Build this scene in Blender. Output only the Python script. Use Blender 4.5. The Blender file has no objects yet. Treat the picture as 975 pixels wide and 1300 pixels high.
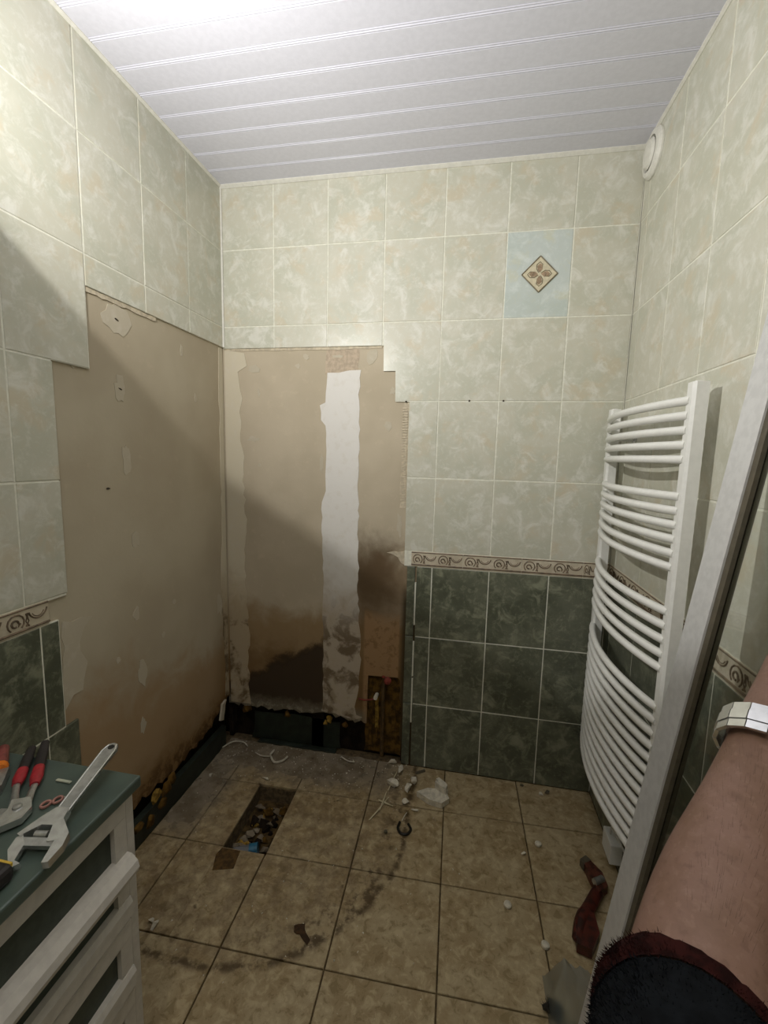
import bpy, bmesh, math, random
from mathutils import Vector, Matrix

random.seed(7)
S = bpy.context.scene
COL = S.collection

# ------------------------------------------------------------------ camera
cam_d = bpy.data.cameras.new('camera'); cam = bpy.data.objects.new('camera', cam_d); COL.objects.link(cam)
CP = Vector((1.1378, -1.9496, 1.4658)); YAW, PIT, ROL, FPX = -0.1842, -0.1253, 0.0246, 562.17
fw = Vector((math.sin(YAW)*math.cos(PIT), math.cos(YAW)*math.cos(PIT), math.sin(PIT)))
rt = Vector((math.cos(YAW), -math.sin(YAW), 0)); up = rt.cross(fw)
r2 = rt*math.cos(ROL) + up*math.sin(ROL); u2 = up*math.cos(ROL) - rt*math.sin(ROL)
M = Matrix((r2, u2, -fw)).transposed().to_4x4(); M.translation = CP
cam.matrix_world = M
cam_d.sensor_fit = 'HORIZONTAL'; cam_d.sensor_width = 36; cam_d.lens = FPX/975*36; cam_d.clip_start = 0.02
S.camera = cam

# ------------------------------------------------------------------ world, lights, exposure
S.view_settings.view_transform = 'Standard'; S.view_settings.look = 'None'
S.view_settings.exposure = 0.22; S.view_settings.gamma = 1.0; S.view_settings.use_curve_mapping = False
wd = bpy.data.worlds.new('world'); S.world = wd; wd.use_nodes = True
wd.node_tree.nodes['Background'].inputs[0].default_value = (0.6, 0.62, 0.65, 1)
wd.node_tree.nodes['Background'].inputs[1].default_value = 0.02
LAMP = 17.0         # watts of the wall lamp's small light module
FILL_LAMP = 5.0     # watts of the fill lamp added on the ceiling behind the camera
FILL_LAMP_POS = (0.95, -2.25)

W, H, RY = 1.737, 2.634, -2.9       # room width, height, rear wall

# ------------------------------------------------------------------ mesh helpers
def wloc(o):
    v = Vector((0, 0, 0))
    while o: v += o.location; o = o.parent
    return v

class MB:
    def __init__(s): s.v = []; s.f = []; s.mi = []; s.m = 0; s.smooth = False
    def add(s, vs, fs):
        n = len(s.v); s.v += [Vector(p) for p in vs]
        for f in fs: s.f.append([n+i for i in f]); s.mi.append(s.m)
        return s
    def box(s, a, b, c=0.0):
        (x0, y0, z0), (x1, y1, z1) = [min(p, q) for p, q in zip(a, b)], [max(p, q) for p, q in zip(a, b)]
        if c <= 0:
            return s.add([(x0,y0,z0),(x1,y0,z0),(x1,y1,z0),(x0,y1,z0),(x0,y0,z1),(x1,y0,z1),(x1,y1,z1),(x0,y1,z1)],
                         [(3,2,1,0),(4,5,6,7),(0,1,5,4),(1,2,6,5),(2,3,7,6),(3,0,4,7)])
        bm = bmesh.new(); bmesh.ops.create_cube(bm, size=1)
        for v in bm.verts: v.co = Vector(((x0+x1)/2+v.co.x*(x1-x0), (y0+y1)/2+v.co.y*(y1-y0), (z0+z1)/2+v.co.z*(z1-z0)))
        bmesh.ops.bevel(bm, geom=bm.edges[:], offset=c, segments=2, profile=0.5, affect='EDGES')
        bm.verts.index_update()
        s.add([v.co.copy() for v in bm.verts], [[v.index for v in f.verts] for f in bm.faces]); bm.free(); return s
    def prism(s, poly, fr, h0, h1):
        """poly: 2D points; fr(u,v,h)->3D"""
        n = len(poly)
        vs = [fr(u, v, h0) for u, v in poly] + [fr(u, v, h1) for u, v in poly]
        fs = [list(range(n))[::-1], list(range(n, 2*n))] + [(i, (i+1) % n, n+(i+1) % n, n+i) for i in range(n)]
        return s.add(vs, fs)
    def loft(s, rings, cap=True):
        n = len(rings[0]); vs = [p for r in rings for p in r]; fs = []
        for k in range(len(rings)-1):
            for i in range(n):
                a = k*n+i; b = k*n+(i+1) % n
                fs.append((a, b, b+n, a+n))
        if cap: fs += [list(range(n))[::-1], [(len(rings)-1)*n+i for i in range(n)]]
        return s.add(vs, fs)
    def tube(s, path, r, n=10, cap=True, flat=1.0):
        path = [Vector(p) for p in path]; rs = r if isinstance(r, (list, tuple)) else [r]*len(path)
        rings = []; prev = None
        for i, p in enumerate(path):
            t = (path[min(i+1, len(path)-1)]-path[max(i-1, 0)]).normalized()
            if prev is None:
                a = Vector((0, 0, 1)) if abs(t.z) < .9 else Vector((1, 0, 0))
                prev = t.cross(a).normalized()
            e = (prev - t*prev.dot(t)).normalized(); prev = e; g = t.cross(e)
            rings.append([p + (e*math.cos(2*math.pi*k/n)+g*math.sin(2*math.pi*k/n)*flat)*rs[i] for k in range(n)])
        return s.loft(rings, cap)
    def lathe(s, c, ax, prof, n=24):
        """prof: (radius, height) along axis ax from c"""
        ax = Vector(ax).normalized(); a = Vector((0, 0, 1)) if abs(ax.z) < .9 else Vector((1, 0, 0))
        e = ax.cross(a).normalized(); g = ax.cross(e); c = Vector(c)
        rings = [[c + ax*h + (e*math.cos(2*math.pi*k/n)+g*math.sin(2*math.pi*k/n))*max(r, 1e-5) for k in range(n)] for r, h in prof]
        return s.loft(rings)
    def chunk(s, c, sx, sy, sz, seed=0, n=10):
        rnd = random.Random(seed); bm = bmesh.new()
        for _ in range(n):
            v = Vector((rnd.gauss(0, 1), rnd.gauss(0, 1), rnd.gauss(0, 1))).normalized()
            bm.verts.new((v.x*sx, v.y*sy, v.z*sz))
        bmesh.ops.convex_hull(bm, input=bm.verts)
        bmesh.ops.delete(bm, geom=[v for v in bm.verts if not v.link_faces], context='VERTS')
        zmin = min(v.co.z for v in bm.verts); bm.verts.index_update()
        s.add([v.co + Vector(c) - Vector((0, 0, zmin)) for v in bm.verts], [[v.index for v in f.verts] for f in bm.faces]); bm.free(); return s
    def build(s, name, mat, parent=None, origin=None, fix=True, smooth=None):
        xs = [p.x for p in s.v]; ys = [p.y for p in s.v]; zs = [p.z for p in s.v]
        c = Vector(origin) if origin is not None else Vector(((min(xs)+max(xs))/2, (min(ys)+max(ys))/2, min(zs)))
        me = bpy.data.meshes.new(name); me.from_pydata([p-c for p in s.v], [], s.f)
        mats = mat if isinstance(mat, (list, tuple)) else [mat]
        for m in mats: me.materials.append(m)
        if len(mats) > 1: me.polygons.foreach_set('material_index', s.mi)
        if fix:
            bm = bmesh.new(); bm.from_mesh(me); bmesh.ops.recalc_face_normals(bm, faces=bm.faces); bm.to_mesh(me); bm.free()
        if smooth:
            me.shade_smooth()
            if smooth is not True: me.set_sharp_from_angle(angle=math.radians(smooth))
        o = bpy.data.objects.new(name, me); COL.objects.link(o)
        o.location = c - (wloc(parent) if parent else Vector((0, 0, 0)))
        if parent: o.parent = parent
        return o

def empty(name, loc):
    o = bpy.data.objects.new(name, None); COL.objects.link(o); o.location = loc; o.empty_display_size = .05; return o
def tag(o, label, cat, group=None):
    o['label'] = label; o['category'] = cat
    if group: o['group'] = group
    return o
def struct(o, label=None, cat=None):
    o['kind'] = 'structure'
    if label: o['label'] = label
    if cat: o['category'] = cat
    return o
XY = lambda u, v, h: Vector((u, v, h))
XZ = lambda u, v, h: Vector((u, h, v))      # wall_back: u=x v=z h=y
YZ = lambda u, v, h: Vector((h, u, v))      # side walls: u=y v=z h=x
def ragged(pts, amp=.006, step=.02, seed=1, closed=True):
    rnd = random.Random(seed); out = []; n = len(pts)
    for i in range(n if closed else n-1):
        a = Vector(pts[i]); b = Vector(pts[(i+1) % n]); k = max(1, int((b-a).length/step))
        for j in range(k):
            p = a.lerp(b, j/k)
            out.append((p.x+rnd.uniform(-amp, amp), p.y+rnd.uniform(-amp, amp)))
    if not closed: out.append(tuple(pts[-1]))
    return out
def blob(cx, cy, rx, ry, amp=.25, n=16, seed=0, rot=0):
    rnd = random.Random(seed); out = []
    for i in range(n):
        a = 2*math.pi*i/n; r = 1+rnd.uniform(-amp, amp)
        x, y = rx*r*math.cos(a), ry*r*math.sin(a)
        out.append((cx+x*math.cos(rot)-y*math.sin(rot), cy+x*math.sin(rot)+y*math.cos(rot)))
    return out

# ------------------------------------------------------------------ material helpers
def lin(c): return c/12.92 if c <= .04045 else ((c+.055)/1.055)**2.4
def rgb(h):
    h = h.lstrip('#'); return tuple(lin(int(h[i:i+2], 16)/255) for i in (0, 2, 4)) + (1,)
class N:
    def __init__(s, nt, sock): s.nt = nt; s.s = sock
    def _m(s, op, o=None, c=None):
        n = s.nt.nodes.new('ShaderNodeMath'); n.operation = op; s.nt.links.new(s.s, n.inputs[0])
        for i, q in ((1, o), (2, c)):
            if q is None: continue
            if isinstance(q, N): s.nt.links.new(q.s, n.inputs[i])
            else: n.inputs[i].default_value = q
        return N(s.nt, n.outputs[0])
    def __add__(s, o): return s._m('ADD', o)
    def __radd__(s, o): return s._m('ADD', o)
    def __sub__(s, o): return s._m('SUBTRACT', o)
    def __mul__(s, o): return s._m('MULTIPLY', o)
    def __rmul__(s, o): return s._m('MULTIPLY', o)
    def __rsub__(s, o): return (s*-1)+o
    def max(s, o): return s._m('MAXIMUM', o)
    def min(s, o): return s._m('MINIMUM', o)
    def abs(s): return s._m('ABSOLUTE')
    def sqrt(s): return s._m('SQRT')
    def ss(s, a, b):
        n = s.nt.nodes.new('ShaderNodeMapRange'); n.interpolation_type = 'SMOOTHSTEP'
        s.nt.links.new(s.s, n.inputs[0]); n.inputs[1].default_value = min(a, b); n.inputs[2].default_value = max(a, b)
        n.inputs[3].default_value = 0 if a < b else 1; n.inputs[4].default_value = 1 if a < b else 0
        return N(s.nt, n.outputs[0])
class Mat:
    def __init__(s, name, rough=.6, metal=0, spec=.5):
        s.m = bpy.data.materials.new(name); s.m.use_nodes = True; s.nt = s.m.node_tree
        s.b = s.nt.nodes['Principled BSDF']; s.b.inputs['Roughness'].default_value = rough
        s.b.inputs['Metallic'].default_value = metal; s.b.inputs['Specular IOR Level'].default_value = spec
    def pos(s):
        g = s.nt.nodes.new('ShaderNodeNewGeometry'); return g.outputs['Position']
    def objc(s, rnd=0.0):
        t = s.nt.nodes.new('ShaderNodeTexCoord')
        if not rnd: return t.outputs['Object']
        oi = s.nt.nodes.new('ShaderNodeObjectInfo'); vm = s.nt.nodes.new('ShaderNodeVectorMath'); vm.operation = 'MULTIPLY_ADD'
        cb = s.nt.nodes.new('ShaderNodeCombineXYZ'); 
        for i in range(3): s.nt.links.new(oi.outputs['Random'], cb.inputs[i])
        s.nt.links.new(cb.outputs[0], vm.inputs[0]); vm.inputs[1].default_value = (rnd, rnd*1.7, rnd*2.3)
        s.nt.links.new(t.outputs['Object'], vm.inputs[2]); return vm.outputs[0]
    def rand(s):
        oi = s.nt.nodes.new('ShaderNodeObjectInfo'); return N(s.nt, oi.outputs['Random'])
    def xyz(s, v):
        n = s.nt.nodes.new('ShaderNodeSeparateXYZ'); s.nt.links.new(v, n.inputs[0]); return [N(s.nt, n.outputs[i]) for i in range(3)]
    def noise(s, v, scale, det=4, rough=.55, dist=0.0):
        n = s.nt.nodes.new('ShaderNodeTexNoise'); s.nt.links.new(v, n.inputs['Vector'])
        n.inputs['Scale'].default_value = scale; n.inputs['Detail'].default_value = det
        n.inputs['Roughness'].default_value = rough; n.inputs['Distortion'].default_value = dist
        return N(s.nt, n.outputs[0])
    def mix(s, f, a, b):
        n = s.nt.nodes.new('ShaderNodeMix'); n.data_type = 'RGBA'
        if isinstance(f, N): s.nt.links.new(f.s, n.inputs[0])
        else: n.inputs[0].default_value = f
        for i, q in ((6, a), (7, b)):
            if isinstance(q, str): n.inputs[i].default_value = rgb(q)
            else: s.nt.links.new(q, n.inputs[i])
        return n.outputs[2]
    def col(s, c):
        if isinstance(c, str): s.b.inputs['Base Color'].default_value = rgb(c)
        else: s.nt.links.new(c, s.b.inputs['Base Color'])
        return s
    def bump(s, h, strength=.3, dist=.003):
        n = s.nt.nodes.new('ShaderNodeBump'); n.inputs['Strength'].default_value = strength; n.inputs['Distance'].default_value = dist
        s.nt.links.new(h.s, n.inputs['Height']); s.nt.links.new(n.outputs[0], s.b.inputs['Normal']); return s
def plain(name, c, rough=.6, metal=0, var=.0, spec=.5, scale=60):
    m = Mat(name, rough, metal, spec)
    n = m.noise(m.objc(), scale, 3)
    h = c.lstrip('#'); d = ''.join('%02x' % max(0, int(int(h[i:i+2], 16)*(1-var))) for i in (0, 2, 4))
    m.col(m.mix(n.ss(.35, .65), c, '#'+d)); return m.m

def tile_mat(name, a, b, c, d, rough):
    m = Mat(name, rough); v = m.objc(3.0)
    n1 = m.noise(v, 5.5, 3, .5, .6); n2 = m.noise(v, 14, 6, .68, .7); n3 = m.noise(v, 9, 4, .6, .3); n4 = m.noise(v, 45, 5, .7, .5)
    k = m.mix(n1.ss(.42, .62), a, b)
    k = m.mix(n3.ss(.53, .68)*.75, k, c)
    k = m.mix(n2.ss(.48, .68)*.75, k, d)
    k = m.mix((n4.ss(.5, .7))*.4, k, d)
    k = m.mix((n4.ss(.48, .32))*.25, k, c)
    m.col(k); m.bump(n2, .06, .002); return m.m
M_TILE = tile_mat('cream_marbled_tile', '#c6c4b4', '#bdbdac', '#c6bca4', '#dad9cf', .3)
M_DECO = tile_mat('blue_tinted_tile', '#bfc7c2', '#b9c2bb', '#c6c7b2', '#d2d8d3', .3)
M_DARK = tile_mat('dark_green_tile', '#686b5b', '#55594a', '#4a4e40', '#959882', .28)
M_GROUT = plain('cream_grout', '#e6e5d6', .85, 0, .06)
M_WHITE = plain('white_enamel', '#e9e9e4', .28, 0, .02)
M_PVC = plain('white_pvc_panel', '#d9d9e3', .32, 0, .02)
M_TRIM = plain('white_trim', '#dedcd2', .5, 0, .04)

# plasterboard of the back wall: paper, water stains and mould with their own outlines
def plaster_back():
    m = Mat('stained_plasterboard', .85, 0, .2); p = m.pos(); x, y, z = m.xyz(p)
    n = m.noise(p, 7, 5, .6, .4); f = m.noise(p, 26, 5, .65); g = m.noise(p, 3.0, 3)
    k = m.mix(g.ss(.35, .65), '#c0b49e', '#b5a993')
    k = m.mix(f.ss(.55, .75)*.3, k, '#cfc2aa')
    w = n-.5
    damp = (z + w*.35).ss(.80, .60)
    k = m.mix(damp*.8, k, '#8d7148')
    damp2 = (z + w*.4).ss(.60, .42)
    k = m.mix(damp2*.7, k, '#6e5433')
    line = z - (x-.03)*.5 - .33 + w*.16 + (f-.5)*.05
    mould = line.ss(.015, -.02)*(x + w*.05).ss(.53, .49)
    k = m.mix(mould*.92, k, '#3c3227')
    edge = line.abs().ss(.03, 0)*(x).ss(.52, .48)
    k = m.mix(edge*.6, k, '#2b2114')
    dx = (x-.73)*1.0; dz = (z-.90)*.75
    cloud = ((dx*dx+dz*dz).sqrt() + w*.16 + (f-.5)*.06).ss(.22, .03)*x.ss(.60, .66)
    k = m.mix(cloud*.6, k, '#55401f')
    br = (z + w*.25).ss(1.08, .95)*x.ss(.62, .68)
    k = m.mix(br*.55, k, '#735836')
    k = m.mix(cloud*.45, k, '#38281a')
    pale = x.ss(.685, .70)*x.ss(.865, .855)*(z+w*.12).ss(.76, .70)
    k = m.mix(pale*.85, k, '#a3835f')
    k = m.mix(pale*f.ss(.5, .62)*.5, k, '#6c5438')
    low = (z + (f-.5)*.12).ss(.27, .2)*x.ss(.73, .68)
    k = m.mix(low*.8, k, '#77705f')
    k = m.mix(low*f.ss(.5, .6)*.6, k, '#a89f8b')
    bd = x.ss(.855, .885)*(z+w*.1).ss(.9, .8)
    k = m.mix(bd*.85, k, '#38301f')
    m.col(k); m.bump(f, .35, .003); return m.m
def plaster_left():
    m = Mat('damp_left_plasterboard', .85, 0, .2); p = m.pos(); x, y, z = m.xyz(p)
    n = m.noise(p, 6, 5, .6, .4); f = m.noise(p, 24, 5, .65); g = m.noise(p, 2.4, 3)
    k = m.mix(g.ss(.35, .65), '#bab09a', '#b0a48e')
    k = m.mix(f.ss(.58, .75)*.25, k, '#c5b8a0')
    w = n-.5
    k = m.mix((z + w*.5 + y*.25).ss(.62, .34)*.6, k, '#9a7443')
    k = m.mix((z + w*.3).ss(.36, .18)*.75, k, '#7a5a30')
    k = m.mix((y + w*.1).ss(-.16, -.02)*(z+w*.4).ss(.8, .5)*.6, k, '#7f6136')
    k = m.mix(((z + w*.25).ss(.26, .17))*f.ss(.42, .55)*.8, k, '#4a361c')
    m.col(k); m.bump(f, .3, .003); return m.m
def compound(name, base, dirty):
    m = Mat(name, .9, 0, .2); p = m.pos(); x, y, z = m.xyz(p); n = m.noise(p, 9, 5, .6, .4); f = m.noise(p, 30, 4); w = n-.5
    k = m.mix(f.ss(.5, .7)*.3, base, '#cfc8bb')
    if dirty:
        k = m.mix((z + w*.5).ss(.95, .62)*.7, k, '#a08c6c')
        k = m.mix((z + w*.3).ss(.9, .6)*n.ss(.48, .6)*.8, k, '#5d4a2f')
        k = m.mix((z + w*.2).ss(.5, .3)*f.ss(.45, .6)*.6, k, '#b5a88f')
    m.col(k); m.bump(f, .4, .003); return m.m
M_PB = plaster_back(); M_PL = plaster_left()
M_JC = compound('joint_compound', '#dfdcd6', True)
M_CS = compound('corner_filler', '#cdc4ae', True)
M_FILL = compound('filler_patch', '#bdb4a0', False)

def floor_mat():
    m = Mat('beige_stone_floor_tile', .55); p = m.pos(); x, y, z = m.xyz(p); v = m.objc(5.0)
    a = m.noise(v, 8, 5, .6, .8); b = m.noise(v, 34, 5, .65, .6); c = m.noise(p, 5, 5, .6, .5); d = m.noise(p, 22, 5, .65)
    k = m.mix(a.ss(.38, .64), '#ab9a78', '#988460')
    k = m.mix(b.ss(.50, .64)*.6, k, '#c1b08c')
    k = m.mix(b.ss(.46, .36)*.6, k, '#77663f')
    k = m.mix(m.noise(v, 90, 4, .7).ss(.55, .7)*.45, k, '#7d6b48')
    w = c-.5
    # outline left on the floor by the old rounded shower tray
    qx = (x-.41).max(0.0); qy = (y*-1-.41).max(0.0)
    sd = (qx*qx+qy*qy).sqrt()-.55 + w*.05
    inside = sd.ss(.02, -.05)
    k = m.mix(inside*(d.ss(.38, .62))*.5, k, '#63513a')
    k = m.mix(sd.abs().ss(.022, .002)*d.ss(.38, .56)*.85, k, '#49381e')
    k = m.mix((sd+.03).abs().ss(.075, .01)*d.ss(.50, .62)*c.ss(.4, .55)*.75, k, '#453319')
    # mortar grey rest near the two walls of the shower corner
    grey = ((y + w*.25).ss(-.26, -.14)*(x).ss(.95, .8)).max((x + w*.2).ss(.2, .1)*y.ss(-.62, -.5))
    k = m.mix(grey*.85, k, '#857a67')
    k = m.mix(grey*d.ss(.5, .62)*.6, k, '#514839')
    k = m.mix((m.noise(p, 13, 3).ss(.68, .74))*sd.ss(.1, -.1)*.8, k, '#43331c')
    m.col(k); m.bump(b, .25, .002); return m.m
M_FLOOR = floor_mat()
M_FGROUT = plain('brown_floor_grout', '#6f5d41', .95, 0, .3)
def mortar():
    m = Mat('grey_mortar', .95, 0, .2); p = m.pos(); f = m.noise(p, 40, 6, .7); c = m.noise(p, 9, 4)
    k = m.mix(c.ss(.4, .6), '#857a68', '#716552'); k = m.mix(f.ss(.55, .7)*.6, k, '#a89e8b'); k = m.mix(f.ss(.42, .34)*.6, k, '#40372a')
    m.col(k); m.bump(f, .6, .004); return m.m
M_MORTAR = mortar()
M_VOID = plain('dark_masonry', '#2a2117', .95, 0, .5, .2, 20)
M_MEMB = plain('dark_green_membrane', '#262e25', .45, 0, .3, .5, 25)
M_OCHRE = plain('ochre_insulation', '#6d5122', .95, 0, .45, .2, 30)
M_FOAM = plain('yellow_foam', '#a8873c', .95, 0, .35, .2, 70)
M_CHROME = plain('chrome', '#e2e3e2', .27, .85, .08)
M_STEEL = plain('brushed_steel', '#c6c7c5', .35, .85, .12)
M_BLACK = plain('black_metal', '#15140f', .45, 0, .1)
M_DEBRIS = plain('white_debris', '#d9d2bf', .8, 0, .12)

# ------------------------------------------------------------------ setting: walls
R_FT, R_FB = 1.045, .975
ROWS = [(R_FT+i*.33, min(R_FT+(i+1)*.33, H)) for i in range(5)]                # cream rows
DROWS = [(max(0, R_FB-(i+1)*.33), R_FB-i*.33) for i in range(3)]               # dark rows
T = .008; J = .0021
_cache = {}
def tile_mesh(w, h, mat):
    k = (round(w, 4), round(h, 4), mat.name)
    if k in _cache: return _cache[k]
    a, b, c = w/2, h/2, .0016
    def ring(x, z, y): return [(-x, y, -z), (x, y, -z), (x, y, z), (-x, y, z)]
    vs = ring(a, b, T) + ring(a, b, c*.7) + ring(a-c, b-c, 0)
    fs = [(0, 1, 2, 3)[::-1]] + [(i, (i+1) % 4, 4+(i+1) % 4, 4+i) for i in range(4)] + [(4+i, 4+(i+1) % 4, 8+(i+1) % 4, 8+i) for i in range(4)] + [(8, 9, 10, 11)]
    me = bpy.data.meshes.new('wall_tile'); me.from_pydata(vs, [], fs); me.materials.append(mat)
    bm = bmesh.new(); bm.from_mesh(me); bmesh.ops.recalc_face_normals(bm, faces=bm.faces); bm.to_mesh(me); bm.free()
    _cache[k] = me; return me
def side(which):
    """maps (s along wall from the back-left / back corner, z, depth into the room) to a point and z-rotation"""
    if which == 'back': return (lambda s, z, d: Vector((s, -d, z))), 0
    if which == 'left': return (lambda s, z, d: Vector((d, -s, z))), math.pi/2
    return (lambda s, z, d: Vector((W-d, -s, z))), -math.pi/2
def put_tile(which, parent, s0, s1, z0, z1, mat, name='wall_tile'):
    f, rz = side(which); me = tile_mesh(s1-s0-2*J, z1-z0-2*J, mat)
    o = bpy.data.objects.new(name, me); COL.objects.link(o); o.parent = parent
    o.location = f((s0+s1)/2, (z0+z1)/2, random.uniform(-.0004, .0006)) - wloc(parent)
    o.rotation_euler = (random.gauss(0, .0012), random.gauss(0, .0012), rz+random.gauss(0, .0012)); return o
def slab(which, name, polys, mat, parent, d0, d1):
    f, rz = side(which); mb = MB()
    for P in polys: mb.prism(P, lambda u, v, h: f(u, v, h), d0, d1)
    return mb.build(name, mat, parent)

# back wall plasterboard, its lower edge broken off
rag = ragged([(0.0, .19), (.30, .188), (.47, .20), (.70, .178)], .010, .02, 3, False)
outline = [(-.012, .19)] + rag + [(.712, .178), (.715, .425), (.86, .43)] + ragged([(.872, .42), (.876, .2), (.884, .03)], .006, .04, 4, False) + [(.886, 0), (W, 0), (W, H), (-.012, H)]
wall_back = MB().prism(outline, XZ, T, T+.014).build('wall_back', M_PB, None, (0, 0, 0)); struct(wall_back)
MB().box((-.1, .065, -.12), (W+.1, .16, H+.05)).build('masonry', M_VOID, wall_back)
for s0, s1 in ((-.02, .0), (.43, .49), (.88, .9)):
    MB().box((s0, T+.014, 0), (s1, .065, H)).build('stud', M_VOID, wall_back)
# left wall
ragl = ragged([(0.0, .235), (.13, .19), (.18, .155), (.46, .145), (.62, .165), (.86, .155)], .012, .02, 9, False)
wall_left = MB().prism([(-.0085, .235)] + ragl + [(.87, 0), (-RY, 0), (-RY, H), (-.0085, H)], lambda u, v, h: Vector((h, -u, v)), -T, -T-.014).build('wall_left', M_PL, None, (0, 0, 0)); struct(wall_left)
MB().box((-.16, .06, -.12), (-.07, RY-.1, H+.05)).build('masonry', M_VOID, wall_left)
wall_right = MB().box((W+T, .06, -.02), (W+.1, RY-.1, H+.05)).build('wall_right', M_GROUT, None, (0, 0, 0)); struct(wall_right)
M_REAR = plain('pale_rear_wall', '#c9c6b4', .6, 0, .05)
wall_rear = MB().box((-.07, RY-.1, -.02), (W+T, RY, H+.05)).build('wall_rear', M_REAR, None, (0, 0, 0)); struct(wall_rear)
door = MB().box((.45, RY, .01), (1.25, RY+.035, 2.04), .004).build('door_1', M_TRIM, None); struct(door)
for z0, z1 in ((.15, .9), (1.02, 1.9)):
    MB().box((.57, RY+.035, z0), (1.13, RY+.043, z1), .003).build('door_panel', M_TRIM, door)
MB().tube([(.52, RY+.035, 1.02), (.52, RY+.075, 1.02), (.54, RY+.08, 1.02), (.63, RY+.08, 1.02)], .009).build('door_handle', M_STEEL, door, smooth=60)

# grout beds behind the tiles, 1.2 mm below the tile faces
def grout(which, parent, rects): slab(which, 'grout_bed', [[(a, c), (b, c), (b, d), (a, d)] for a, b, c, d in rects], M_GROUT, parent, -.0014, -T)
grout('back', wall_back, [(0, .76, 1.94, H-.002), (.76, W, 1.835, H-.002), (.813, W, 1.703, 1.835), (.874, W, R_FB, 1.703), (.935, W, .002, R_FB)])
grout('left', wall_left, [(0, .755, 1.946, H-.002), (.757, 2.88, 1.706, H-.002), (.885, 2.88, 1.04, 1.706), (.95, 2.88, R_FB, 1.04), (.915, 2.88, .002, R_FB)])
slab('right', 'grout_bed', [[(0, .002), (2.88, .002), (2.88, H-.002), (0, H-.002)]], M_GROUT, wall_right, -.0014, -T)

# back wall tiles
BC = [i*.25 for i in range(7)] + [W-.001]
for r, (z0, z1) in enumerate(ROWS):
    for c in range(7):
        s0, s1 = BC[c], BC[c+1]
        if r >= 3: 
            deco = (r == 3 and c == 5)
            t = put_tile('back', wall_back, s0, s1, z0, z1, M_DECO if deco else M_TILE)
            if deco: deco_tile = t
        elif r == 2:
            if c < 3: put_tile('back', wall_back, s0, s1, 1.938, z1, M_TILE)
            elif c > 3: put_tile('back', wall_back, s0, s1, z0, z1, M_TILE)
            else:
                MB().prism([(.757, 1.833), (.81, 1.833), (.8125, z0+J), (1.0-J, z0+J), (1.0-J, z1-J), (.755, z1-J)], XZ, 0, T).build('wall_tile', M_TILE, wall_back)
        else:
            if c >= 4: put_tile('back', wall_back, s0, s1, z0, z1, M_TILE)
            elif c == 3: put_tile('back', wall_back, .872, s1, z0, z1, M_TILE)
for z0, z1 in DROWS:
    for c in range(3, 7):
        put_tile('back', wall_back, .93 if c == 3 else BC[c], BC[c+1], z0, z1, M_DARK)
    put_tile('back', wall_back, .886, .926, z0, z1, M_DARK)
# left wall tiles
LC = [i*.2525 for i in range(12)]
for r, (z0, z1) in enumerate(ROWS):
    for c in range(11):
        s0, s1 = LC[c], LC[c+1]
        if c < 3:
            if r >= 3: put_tile('left', wall_left, s0, s1, z0, z1, M_TILE)
            elif r == 2: put_tile('left', wall_left, s0, s1, 1.944, z1, M_TILE)
        elif c == 3 and r < 2: put_tile('left', wall_left, .88, s1, z0, z1, M_TILE)
        else: put_tile('left', wall_left, s0, s1, z0, z1, M_TILE)
for i, (z0, z1) in enumerate(DROWS):
    for c in range(3, 11):
        s0, s1 = LC[c], LC[c+1]
        if c == 3:
            put_tile('left', wall_left, .915 if i == 0 else .87, .972, z0, z1, M_DARK)
            continue
        if c == 4: s0 = .972
        put_tile('left', wall_left, s0, s1, z0, z1, M_DARK)
# right wall tiles
RC = [0, .068] + [.068+.2525*i for i in range(1, 12)]
for rows, m in ((ROWS, M_TILE), (DROWS, M_DARK)):
    for z0, z1 in rows:
        for c in range(12): put_tile('right', wall_right, RC[c]+(.001 if c == 0 else 0), RC[c+1], z0, z1, m)

# frieze
M_FR = tile_mat('beige_border_tile', '#c3b8a2', '#b5aa95', '#cbbfa8', '#d5ccba', .4)
M_ORN = plain('brown_border_relief', '#7d6a55', .5, 0, .3, .5, 50)
def frieze_meshes():
    b = MB(); w, h = .1228, (R_FT-R_FB)/2-.001
    b.box((-w, -.001, -h), (w, T, h))
    me = bpy.data.meshes.new('border_tile'); me.from_pydata(b.v, [], b.f); me.materials.append(M_FR)
    o = MB()
    o.tube([(-w, -.002, -h+.009), (w, -.002, -h+.009)], .0032, 6)
    o.tube([(-w, -.001, h-.004), (w, -.001, h-.004)], .0022, 6)
    for k in range(2):
        x = -w+.0307+k*.1228
        A = lambda cx, cz, r, a0, a1, n=10: [(cx+r*math.cos(math.radians(a0+(a1-a0)*i/n)), -.0015, cz+r*math.sin(math.radians(a0+(a1-a0)*i/n))) for i in range(n+1)]
        o.tube(A(x, 0, .022, -50, 230), .0022, 6)                     # ring of the scroll
        o.tube(A(x-.002, -.001, .009, 0, 290), .0028, 6)              # inner curl
        o.tube([(x+.004, -.0015, .004), (x+.010, -.0015, -.004), (x+.006, -.0015, -.012)], [.001, .0035, .001], 6)
        o.tube(A(x+.0614, .022, .026, 190, 350), .0022, 6)            # hanging cup
        o.tube(A(x+.0614, .018, .017, 200, 340), .0012, 6)
        for sgn in (-1, 1): o.tube([(x+.0307+sgn*.003, -.0015, .018), (x+.0307-sgn*.004, -.0015, -.004), (x+.0307+sgn*.004, -.0015, -.018)], [.0022, .0016, .0024], 6)
    mo = bpy.data.meshes.new('relief'); mo.from_pydata(o.v, [], o.f); mo.materials.append(M_ORN)
    return me, mo
FM, FO = frieze_meshes()
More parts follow.
